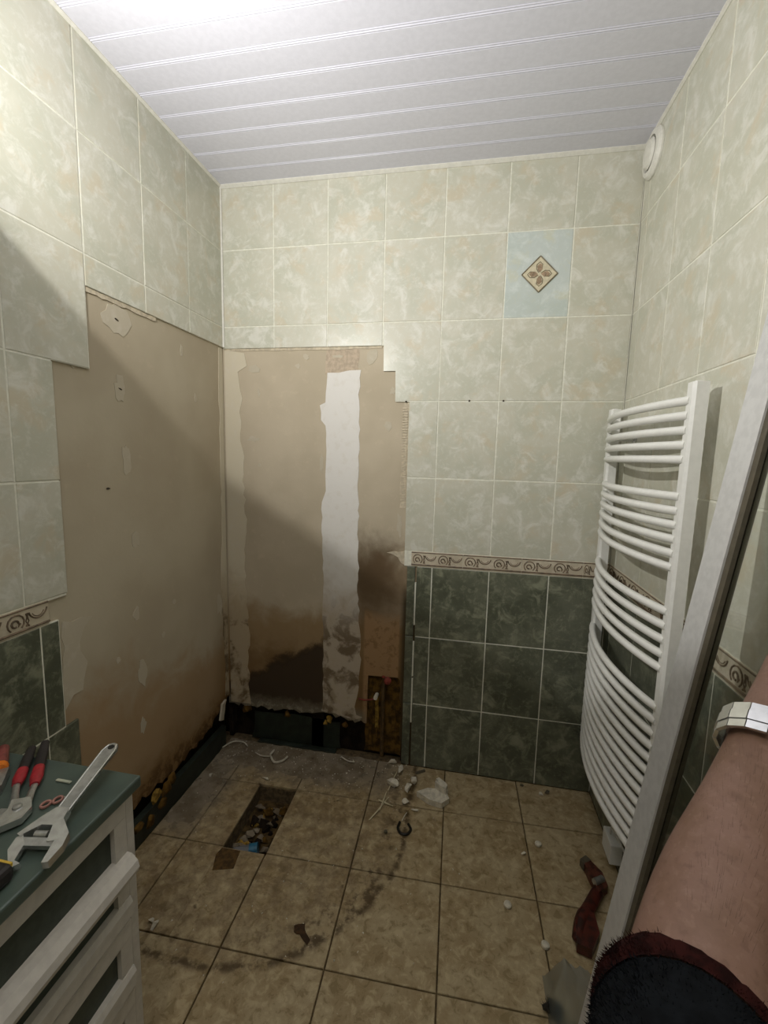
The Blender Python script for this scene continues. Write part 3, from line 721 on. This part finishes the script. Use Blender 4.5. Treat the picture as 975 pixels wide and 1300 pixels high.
# small things
rr = MB()
for s in (-1, 1): rr.tube([Vector((.396+s*.006+.0075*math.cos(t*math.pi/7)*.9, -1.316+s*.007+.0085*math.sin(t*math.pi/7), ZT+.0025)) for t in range(15)], .0024, 6)
tag(rr.build('rubber_seal', plain('pink_rubber', '#b58378', .6, 0, .1), smooth=60), 'small pink figure-eight rubber seal on the worktop near the wrench', 'seal')
tag(MB().box((.352, -1.262, ZT), (.386, -1.268, ZT+.003), .001).build('plastic_strip', plain('pale_strip', '#b9bda9', .5, 0, .1)), 'thin pale strip lying behind the wrench handle', 'strip')
tag(MB().chunk((.408, -1.30, ZT), .003, .003, .002, 301).build('plaster_crumb', M_DEBRIS), 'tiny white crumb on the worktop beside the pink seal', 'crumb')
tm = empty('tape_measure', (.455, -1.475, ZT)); tag(tm, 'dark tape measure with yellow edge at the lower left frame edge', 'tape measure')
MB().box((.432, -1.452, ZT), (.478, -1.50, ZT+.028), .008).build('case', M_DKGRIP, tm)
MB().box((.440, -1.4505, ZT+.020), (.472, -1.454, ZT+.026)).build('tape_tip', plain('yellow_tape', '#d8b445', .5, 0, .1), tm)

# ------------------------------------------------------------------ leaning glass shower panel
M_ALU = plain('satin_aluminium', '#cfcfce', .35, .1, .04)
M_GASK = plain('dark_gasket', '#5c5546', .5, 0, .1)
gl = Mat('clear_glass', .02); gl.b.inputs['Transmission Weight'].default_value = 1.0; gl.b.inputs['IOR'].default_value = 1.45; gl.b.inputs['Base Color'].default_value = (.93, .96, .94, 1)
TH = math.atan(.1292); ud = Vector((math.sin(TH), 0, math.cos(TH))); nd = Vector((-math.cos(TH), 0, math.sin(TH)))
P0 = Vector((1.450, -.96, 0.0)); LP = 2.085; WP = .80
PF = lambda u, v, h: P0 + Vector((0, -u, 0)) + ud*v + nd*h        # u toward camera, v up the panel, h toward the room
gp = empty('glass_shower_panel', (1.47, -1.36, 0)); tag(gp, 'framed glass shower panel leaning against the right wall', 'shower panel')
def pbox(u0, u1, v0, v1, h0, h1): return MB().prism([(u0, v0), (u1, v0), (u1, v1), (u0, v1)], PF, h0, h1)
pbox(0, .072, .003, LP, -.026, 0).build('frame_stile', M_ALU, gp)
pbox(.072, .088, .05, LP-.05, -.026, -.004).build('gasket', M_GASK, gp)
pbox(WP-.072, WP, .003, LP, -.026, 0).build('frame_stile', M_ALU, gp)
pbox(.072, WP-.072, .003, .05, -.026, 0).build('frame_rail', M_ALU, gp)
pbox(.072, WP-.072, LP-.05, LP, -.026, 0).build('frame_rail', M_ALU, gp)
pbox(.088, WP-.072, .05, LP-.05, -.018, -.012).build('glass_pane', gl.m, gp)

# ------------------------------------------------------------------ things on the floor
def curve(pts, n=6):
    pts = [Vector(p) for p in pts]; out = []
    for i in range(len(pts)-1):
        p0, p1, p2, p3 = pts[max(i-1, 0)], pts[i], pts[i+1], pts[min(i+2, len(pts)-1)]
        for k in range(n):
            t = k/n; out.append(.5*((2*p1)+(p2-p0)*t+(2*p0-5*p1+4*p2-p3)*t*t+(3*p1-p0-3*p2+p3)*t**3))
    return out+[pts[-1]]
# red pipe wrench
M_RUST = plain('dark_red_enamel', '#55231a', .4, 0, .45, .5, 40)
pw = empty('pipe_wrench', (1.60, -.58, 0)); tag(pw, 'dark red pipe wrench on the floor behind the leaning panel', 'wrench')
MB().tube(curve([(1.535, -.69, .022), (1.56, -.62, .026), (1.60, -.56, .024), (1.64, -.50, .022)]), [.012]+[.022]*8+[.020]*9+[.015], 10, True, .7).build('handle', M_RUST, pw, smooth=60)
MB().prism([(1.525, -.705), (1.565, -.715), (1.60, -.66), (1.60, -.60), (1.565, -.585), (1.535, -.63)], XY, .006, .038).build('head', M_RUST, pw)
MB().prism([(1.635, -.52), (1.672, -.49), (1.668, -.44), (1.640, -.40), (1.615, -.415), (1.622, -.46)], XY, .006, .036).build('hook_jaw', plain('worn_red_metal', '#6a3a2c', .45, .2, .4, .5, 50), pw)
MB().tube([(1.628, -.49, .04), (1.66, -.47, .04)], .011, 10).build('adjusting_nut', M_STEEL, pw, smooth=50)
MB().prism([(1.612, -.42), (1.642, -.394), (1.628, -.378), (1.604, -.398)], XY, .008, .034).build('jaw_tip', M_GASK, pw)
# translucent crumpled bag at the foot of the panel, for a pale see-through shape
pb = Mat('pale_translucent', .35); pb.b.inputs['Base Color'].default_value = rgb('#aebcc0'); pb.b.inputs['Transmission Weight'].default_value = .75; pb.b.inputs['IOR'].default_value = 1.15; pb.b.inputs['Roughness'].default_value = .3; pb.b.inputs['Alpha'].default_value = .55
from mathutils import noise as mnoise
mb = MB(); n1, n2 = 22, 22
for i in range(n1+1):
    for j in range(n2+1):
        a = i/n1; b = j/n2
        x = 1.415+.125*a; y = -.785-.168*b
        hgt = .15*math.sin(math.pi*a)**.7*math.sin(math.pi*b)**.6
        q = mnoise.noise(Vector((x*26, y*14, 3)))*.05 + mnoise.noise(Vector((x*70, y*50, 8)))*.022
        mb.v.append(Vector((x, y, max(.002, hgt+q*min(1, hgt*20)))))
for i in range(n1):
    for j in range(n2): k = i*(n2+1)+j; mb.f.append([k, k+1, k+n2+2, k+n2+1]); mb.mi.append(0)
sheet = tag(mb.build('translucent_sheet', pb.m, smooth=True), 'crumpled translucent bag at the foot of the leaning panel', 'sheet')
# dark fuzzy scrap
sc = MB(); rnd = random.Random(5); sc.chunk((1.428, -.872, 0), .028, .022, .016, 77, 20)
for i in range(260):
    a = rnd.uniform(0, 6.28); r = rnd.uniform(0, .026); x, y = 1.428+r*math.cos(a), -.872+r*math.sin(a)*.8; z = .024*(1-(r/.034)**2); t = Vector((math.cos(a), math.sin(a), .8))*rnd.uniform(.006, .014)
    sc.add([(x-.0006, y, z), (x+.0006, y, z), (x+t.x, y+t.y, max(.001, z+t.z))], [(0, 1, 2)])
tag(sc.build('scouring_pad', plain('dark_fibre', '#2c281f', .95, 0, .2), fix=False), 'small dark fuzzy scouring pad on the floor beside the translucent bag', 'pad')
# white plastic plugs
capm = None
for i, (x, y, lb) in enumerate([(1.334, -.599, 'white plastic plug lying alone in the middle of a floor tile row'), (1.436, -.703, 'white plastic plug nearest the camera, left of the translucent bag'), (1.470, -.334, 'flat white plastic plug on the tile joint before the radiator')]):
    m = MB().lathe((x, y, .0005), (random.uniform(-.15, .15), random.uniform(-.15, .15), 1), [(0, 0), (.011, 0), (.013, .004), (.012, .009), (.005, .013), (0, .013)], 14)
    tag(m.build('plastic_plug', M_DEBRIS, smooth=40), lb, 'plug', 'white plugs on the floor')
tag(MB().chunk((1.411, -.388, 0), .012, .010, .008, 311).build('plaster_crumb', M_DEBRIS), 'small pale plaster crumb just left of the flat white plug', 'crumb')
tag(MB().chunk((1.520, -.062, 0), .016, .010, .010, 312).build('plaster_crumb', M_DEBRIS), 'white plaster crumb by the dark tiles near the radiator', 'crumb')
tag(MB().chunk((1.548, -.050, 0), .014, .008, .010, 313).build('wood_chip', M_GASK), 'dark chip touching the white crumb by the dark tiles', 'chip')
tag(MB().chunk((1.445, -.025, 0), .010, .006, .006, 314).build('wood_chip', M_GASK), 'dark chip at the wall on a floor joint, right of the rubble', 'chip')
# plaster offcut
po = MB()
po.prism([(.985, -.19), (1.03, -.16), (1.085, -.155), (1.11, -.165), (1.125, -.20), (1.095, -.235), (1.04, -.225)], XY, .001, .026)
po.prism([(1.06, -.15), (1.085, -.135), (1.115, -.16), (1.11, -.185), (1.08, -.17)], XY, .024, .055)
po.prism([(1.062, -.10), (1.075, -.09), (1.11, -.12), (1.118, -.165), (1.10, -.165), (1.095, -.125)], XY, .002, .03)
tag(po.build('plaster_offcut', M_DEBRIS), 'largest white broken plaster offcut on the floor by the wall', 'plaster')
bits = [(.875, -.155, .035, .022, .016, 'white lump of plaster beside the crossed splinters'), (.945, -.245, .018, .016, .014, 'squarish white plaster bit above the black hook'), (.965, -.12, .016, .02, .02, 'white plaster bit left of the largest offcut'),
        (.895, -.06, .012, .034, .012, 'thin upright white plaster flake near the cavity'), (.945, -.165, .018, .03, .012, 'greyish plaster flake between the lump and the offcut'), (.985, -.268, .018, .007, .004, 'flat white sliver in front of the largest offcut'), (.25, -.90, .010, .022, .010, 'white plaster flake at the vanity side of the floor'), (.23, -.885, .012, .008, .008, 'white crumb beside the flake near the vanity'),
        (.055, -.27, .013, .012, .008, 'white crumb on the mortar near the left wall'), (.845, -.012, .025, .012, .012, 'white lump at the foot of the brown water pipe'), (.30, -.235, .02, .008, .006, 'white flake at the far edge of the trench')]
for i, (x, y, sx, sy, sz, lb) in enumerate(bits):
    tag(MB().chunk((x, y, .001 if y < -.21 else .005), sx, sy, sz, 400+i, 12).build('plaster_piece', M_DEBRIS), lb, 'plaster', 'broken plaster pieces')
M_SPL = plain('pale_splinter', '#d3c8a6', .8, 0, .1)
for i, (a, b, lb) in enumerate([((.812, -.36, .004), (.868, -.235, .012), 'pale splinter pointing at the camera, in the crossed bundle'), ((.858, -.19, .006), (.880, -.075, .014), 'long pale splinter lying toward the cavity'), ((.845, -.31, .012), (.855, -.21, .016), 'pale splinter standing across the crossed bundle'), ((.83, -.262, .016), (.895, -.268, .004), 'short pale splinter lying crosswise in the bundle')]):
    tag(MB().tube([a, tuple((p+q)/2+random.uniform(-.003, .003) for p, q in zip(a, b)), b], [.002, .0035, .0015], 6).build('wood_splinter', M_SPL), lb, 'splinter', 'pale splinters')
tag(MB().tube(curve([(.935, -.345, .005), (.932, -.375, .005), (.948, -.398, .005), (.972, -.395, .005), (.982, -.37, .005), (.970, -.348, .006)]), .0052, 8).build('rubber_hook', M_BLACK, smooth=60), 'black open rubber ring on the floor tile', 'ring')
tag(MB().tube([(.965, -.055, .006), (1.005, -.028, .006)], .006, 6).build('wood_chip', M_GASK), 'dark stick-like chip by the wall above the plaster offcut', 'chip')
tag(MB().tube(curve([(.955, -.29, .003), (.948, -.31, .003), (.942, -.335, .003)]), .002, 6).build('wire_piece', M_DEBRIS), 'thin pale wire between the plaster bit and the black ring', 'wire')
tag(MB().lathe((.887, -.40, .0005), (0, 0, 1), [(0, 0), (.008, 0), (.007, .006), (0, .007)], 10).build('screw_cap', M_GASK), 'tiny dark cap on the tile left of the black ring', 'cap')
tag(MB().tube(curve([(.01, -.10, .018), (.04, -.05, .020), (.09, -.04, .018), (.12, -.055, .012)]), .003, 6).build('cord_piece', M_DEBRIS, smooth=60), 'curled white cord in the back left corner', 'cord')
tag(MB().tube(curve([(.265, -.10, .012), (.30, -.135, .012), (.335, -.12, .014), (.345, -.085, .012)]), [.005]*17+[.005, .004], 6).build('sealant_strip', M_DEBRIS, smooth=60), 'white V-shaped strip of old sealant on the mortar', 'sealant')
tag(MB().tube([(.262, -.055, .012), (.258, -.09, .012)], .005, 6).build('sealant_strip', M_DEBRIS), 'short white upright strip of sealant behind the V-shaped one', 'sealant')
tag(MB().tube(curve([(.18, -.09, .01), (.22, -.105, .01), (.262, -.098, .01)]), .0028, 6).build('cord_piece', M_DEBRIS, smooth=60), 'thin pale cord left of the V-shaped sealant', 'cord')
tag(MB().tube(curve([(.60, -.03, .012), (.64, -.052, .012), (.67, -.05, .011)]), .0028, 6).build('cord_piece', M_DEBRIS, smooth=60), 'thin pale cord on the mortar before the cavity', 'cord')
tag(MB().prism(ragged([(.672, -.805), (.70, -.795), (.735, -.835), (.728, -.846), (.70, -.825), (.675, -.82)], .003, .012, 71), XY, .001, .004).build('dirt_flake', plain('brown_flake', '#4a3218', .9, 0, .3)), 'dark brown flake lying on the middle floor tile', 'flake')
# drain pipe with blue cap in the trench
dp = empty('drain_pipe', (.41, -.53, -.1)); tag(dp, 'grey drain pipe end with a blue cap in the floor trench', 'pipe')
MB().tube([(.33, -.565, -.05), (.385, -.545, -.045)], .02, 14).build('pipe', plain('grey_pvc', '#77797a', .5, 0, .1), dp, smooth=50)
MB().tube([(.385, -.545, -.045), (.415, -.535, -.042)], .023, 14).build('cap', plain('blue_plastic', '#2c6d8c', .4, 0, .15), dp, smooth=50)
cr = MB(); rnd = random.Random(12)
for i in range(420):
    if i % 3: x, y = rnd.uniform(.02, .95), -abs(rnd.gauss(0, .12))-.01
    else: x, y = rnd.uniform(.02, 1.2), -rnd.uniform(.05, 1.0)
    if HW[0][0]-.02 < x < HW[1][0]+.02 and -.62 < y < -.25: continue
    if .97 < x < 1.14 and y > -.26: continue
    s = rnd.uniform(.0012, .0042); cr.chunk((x, y, .003 if y > -.2 else .0005), s, s, s*.7, 600+i, 6)
c = cr.build('plaster_crumbs', M_DEBRIS); c['kind'] = 'stuff'; c['label'] = 'fine pale plaster crumbs scattered over the shower floor'; c['category'] = 'debris'

# ------------------------------------------------------------------ person: forearm, hand, fleece sleeve; watch
def skin_mat():
    m = Mat('skin', .55, 0, .35); v = m.objc(); a = m.noise(v, 30, 4); b = m.noise(v, 160, 4)
    k = m.mix(a.ss(.35, .65), '#8b6d60', '#7f6252'); k = m.mix(b.ss(.55, .7)*.4, k, '#6e5244'); k = m.mix(b.ss(.46, .32)*.2, k, '#a98b7d')
    m.b.inputs['Subsurface Weight'].default_value = .08; m.b.inputs['Subsurface Radius'].default_value = (.01, .004, .002)
    m.col(k); m.bump(b, .2, .001); return m.m
M_SKIN = skin_mat()
WR = Vector((1.396, -1.553, 1.240)); CU = Vector((1.288, -1.693, 1.128)); EL = Vector((1.246, -1.790, 1.143)); KN = Vector((1.468, -1.500, 1.287))
e1 = (KN-WR).normalized(); palm_n = Vector((.35, -.1, 1)).normalized(); e2 = e1.cross(palm_n).normalized()      # e2: across the palm
V, E_, Rr = [], [], []
def nv(p, r): V.append(Vector(p)); Rr.append(r); return len(V)-1
i0 = nv(EL, .044); i1 = nv(EL.lerp(CU, .5), .044); i2 = nv(CU+Vector((-.005, -.003, 0)), .0455); i3 = nv(CU.lerp(WR, .35)+Vector((-.006, 0, 0)), .0435); i4 = nv(CU.lerp(WR, .72), .035); i5 = nv(WR, .028); i6 = nv(WR+e1*.03, .029)
for a, b in ((i0, i1), (i1, i2), (i2, i3), (i3, i4), (i4, i5), (i5, i6)): E_.append((a, b))
for k, (off, ln, sp) in enumerate([(.030, .066, .10), (.011, .074, .03), (-.009, .070, -.04), (-.028, .056, -.11)]):
    kn = WR + e1*(.088-abs(k-1.2)*.004) + e2*off
    a = nv(WR+e1*.055+e2*off*.75, .0155); b = nv(kn, .0115); E_ += [(i6, a), (a, b)]
    d1 = (e1+e2*sp-palm_n*.15).normalized(); d2 = (e1+e2*sp-palm_n*.55).normalized(); d3 = (e1+e2*sp-palm_n*.9).normalized()
    p1 = kn+d1*ln*.45; p2 = p1+d2*ln*.32; p3 = p2+d3*ln*.25
    c1, c2, c3 = nv(p1, .0092), nv(p2, .0082), nv(p3, .0068); E_ += [(b, c1), (c1, c2), (c2, c3)]
t0 = nv(WR+e1*.038+e2*.030-palm_n*.008, .014); t1 = nv(WR+e1*.062+e2*.050-palm_n*.016, .0105); t2 = nv(WR+e1*.090+e2*.058-palm_n*.024, .0085)
E_ += [(i6, t0), (t0, t1), (t1, t2)]
me = bpy.data.meshes.new('person'); base = EL.copy(); me.from_pydata([p-base for p in V], E_, []); me.materials.append(M_SKIN)
person = bpy.data.objects.new('person', me); COL.objects.link(person); person.location = base
sk = person.modifiers.new('skin', 'SKIN'); sk.use_smooth_shade = True
for i, r in enumerate(Rr): me.skin_vertices[0].data[i].radius = (r, r); me.skin_vertices[0].data[i].use_root = (i == 0)
sub = person.modifiers.new('subdivision', 'SUBSURF'); sub.levels = 2; sub.render_levels = 2
tag(person, 'bare forearm of a person in a dark fleece sleeve, reaching past the camera', 'person')
# sleeve
M_FLEECE = plain('navy_fleece', '#16191d', 1.0, 0, .3, .1, 120); M_CUFF = plain('dark_red_fleece', '#341715', 1.0, 0, .4, .1, 120)
axd = Vector((.389, .910, -.146)).normalized(); tilt = Vector((.0, .0, 0))
sl = MB(); q = axd.cross(Vector((0, 0, 1))).normalized(); qq = axd.cross(q)
def ring(c, r, n=32): return [c+(q*math.cos(2*math.pi*k/n)+qq*math.sin(2*math.pi*k/n))*r*(1+.03*math.sin(3*2*math.pi*k/n)) for k in range(n)]
CE = Vector((1.2857, -1.6931, 1.1245))
sl.loft([ring(EL-axd*.03, .030), ring(EL-axd*.02, .046), ring(EL.lerp(CU, .3), .053), ring(CE-axd*.04, .0525), ring(CE-axd*.016, .0515)], False)
sl.add(ring(EL-axd*.03, .030), [list(range(32))])
sleeve = sl.build('sleeve', M_FLEECE, person, smooth=True)
cu = MB(); cu.loft([ring(CE-axd*.016, .0527), ring(CE-axd*.006, .0542), ring(CE+axd*.002, .0535), ring(CE+axd*.003, .049), ring(CE-axd*.02, .046)], False)
cuff = cu.build('cuff', M_CUFF, sleeve, smooth=True)
rnd = random.Random(4)
def pile(name, a, b, r, n, mat, par):
    m = MB()
    for i in range(n):
        t = rnd.random(); c = a.lerp(b, t); an = rnd.uniform(0, 6.2832); dr = q*math.cos(an)+qq*math.sin(an)
        p = c+dr*(r-.0012); tip = p + dr*rnd.uniform(.001, .0024) + Vector((rnd.gauss(0, .0012), rnd.gauss(0, .0012), rnd.gauss(0, .0012))); w = dr.cross(axd)*.0004
        m.add([p-w, p+w, tip], [(0, 1, 2)])
    o = m.build(name, mat, par, fix=False); o['kind'] = 'stuff'
pile('fleece_pile', CE-axd*.08, CE-axd*.016, .053, 6000, M_FLEECE, sleeve)
pile('fleece_pile', CE-axd*.016, CE+axd*.002, .0537, 3200, M_CUFF, sleeve)
hm = MB(); fa_ = (WR-CU).normalized(); h1 = fa_.cross(Vector((0, 0, 1))).normalized(); h2 = fa_.cross(h1)
for i in range(1500):
    t = rnd.uniform(.2, .85); an = rnd.uniform(0, 6.2832); dr = h1*math.cos(an)+h2*math.sin(an)
    r_ = .0435+(.0465-.0435)*max(0, (.35-t)/.35) if t < .35 else .0435+(.0335-.0435)*(t-.35)/.37 if t < .72 else .0335-.005*(t-.72)/.28
    p = CU.lerp(WR, t)+dr*(r_*.93); tip = p + dr*.0035 + fa_*rnd.uniform(.004, .009) + h2*rnd.gauss(0, .003); w = dr.cross(fa_)*.00006
    hm.add([p-w, p+w, tip], [(0, 1, 2)])
ho = hm.build('arm_hair', plain('dark_arm_hair', '#5a4436', .7, 0, .1), person, fix=False); ho['kind'] = 'stuff'
# watch with a metal link band
fa = (WR-CU).normalized(); w1 = fa.cross(Vector((0, 0, 1))).normalized(); w2 = fa.cross(w1)
watch = empty('wristwatch', WR-fa*.006-Vector((0, 0, .035))); tag(watch, 'silver wristwatch with a metal link band on the bare wrist', 'watch')
WC = WR - fa*.006; NL = 16; RW = .0335
for k in range(NL):
    a = 2*math.pi*(k+.5)/NL; da = 2*math.pi/NL*.47
    if k in (3, 4): continue
    def LF(s, v, h, a=a): return WC + (w1*math.cos(a+s)+w2*math.sin(a+s))*(RW+h) + fa*v
    m = MB()
    for v0, v1, h in ((-.012, -.0050, .0028), (-.0044, .0044, .0036), (.0050, .012, .0028)):
        m.prism([(-da, v0), (da, v0), (da, v1), (-da, v1)], LF, 0, h)
    m.build('band_link', M_CHROME, watch)
a = 2*math.pi*4/NL; dr = w1*math.cos(a)+w2*math.sin(a)
case = MB().lathe(WC+dr*(RW-.002), dr, [(0, 0), (.018, 0), (.0195, .004), (.018, .009), (.016, .010), (0, .010)], 28).build('case', M_CHROME, watch, smooth=35)
MB().lathe(WC+dr*(RW+.008), dr, [(0, 0), (.0158, 0), (.0158, .0006), (0, .0006)], 28).build('dial', M_BLACK, case)
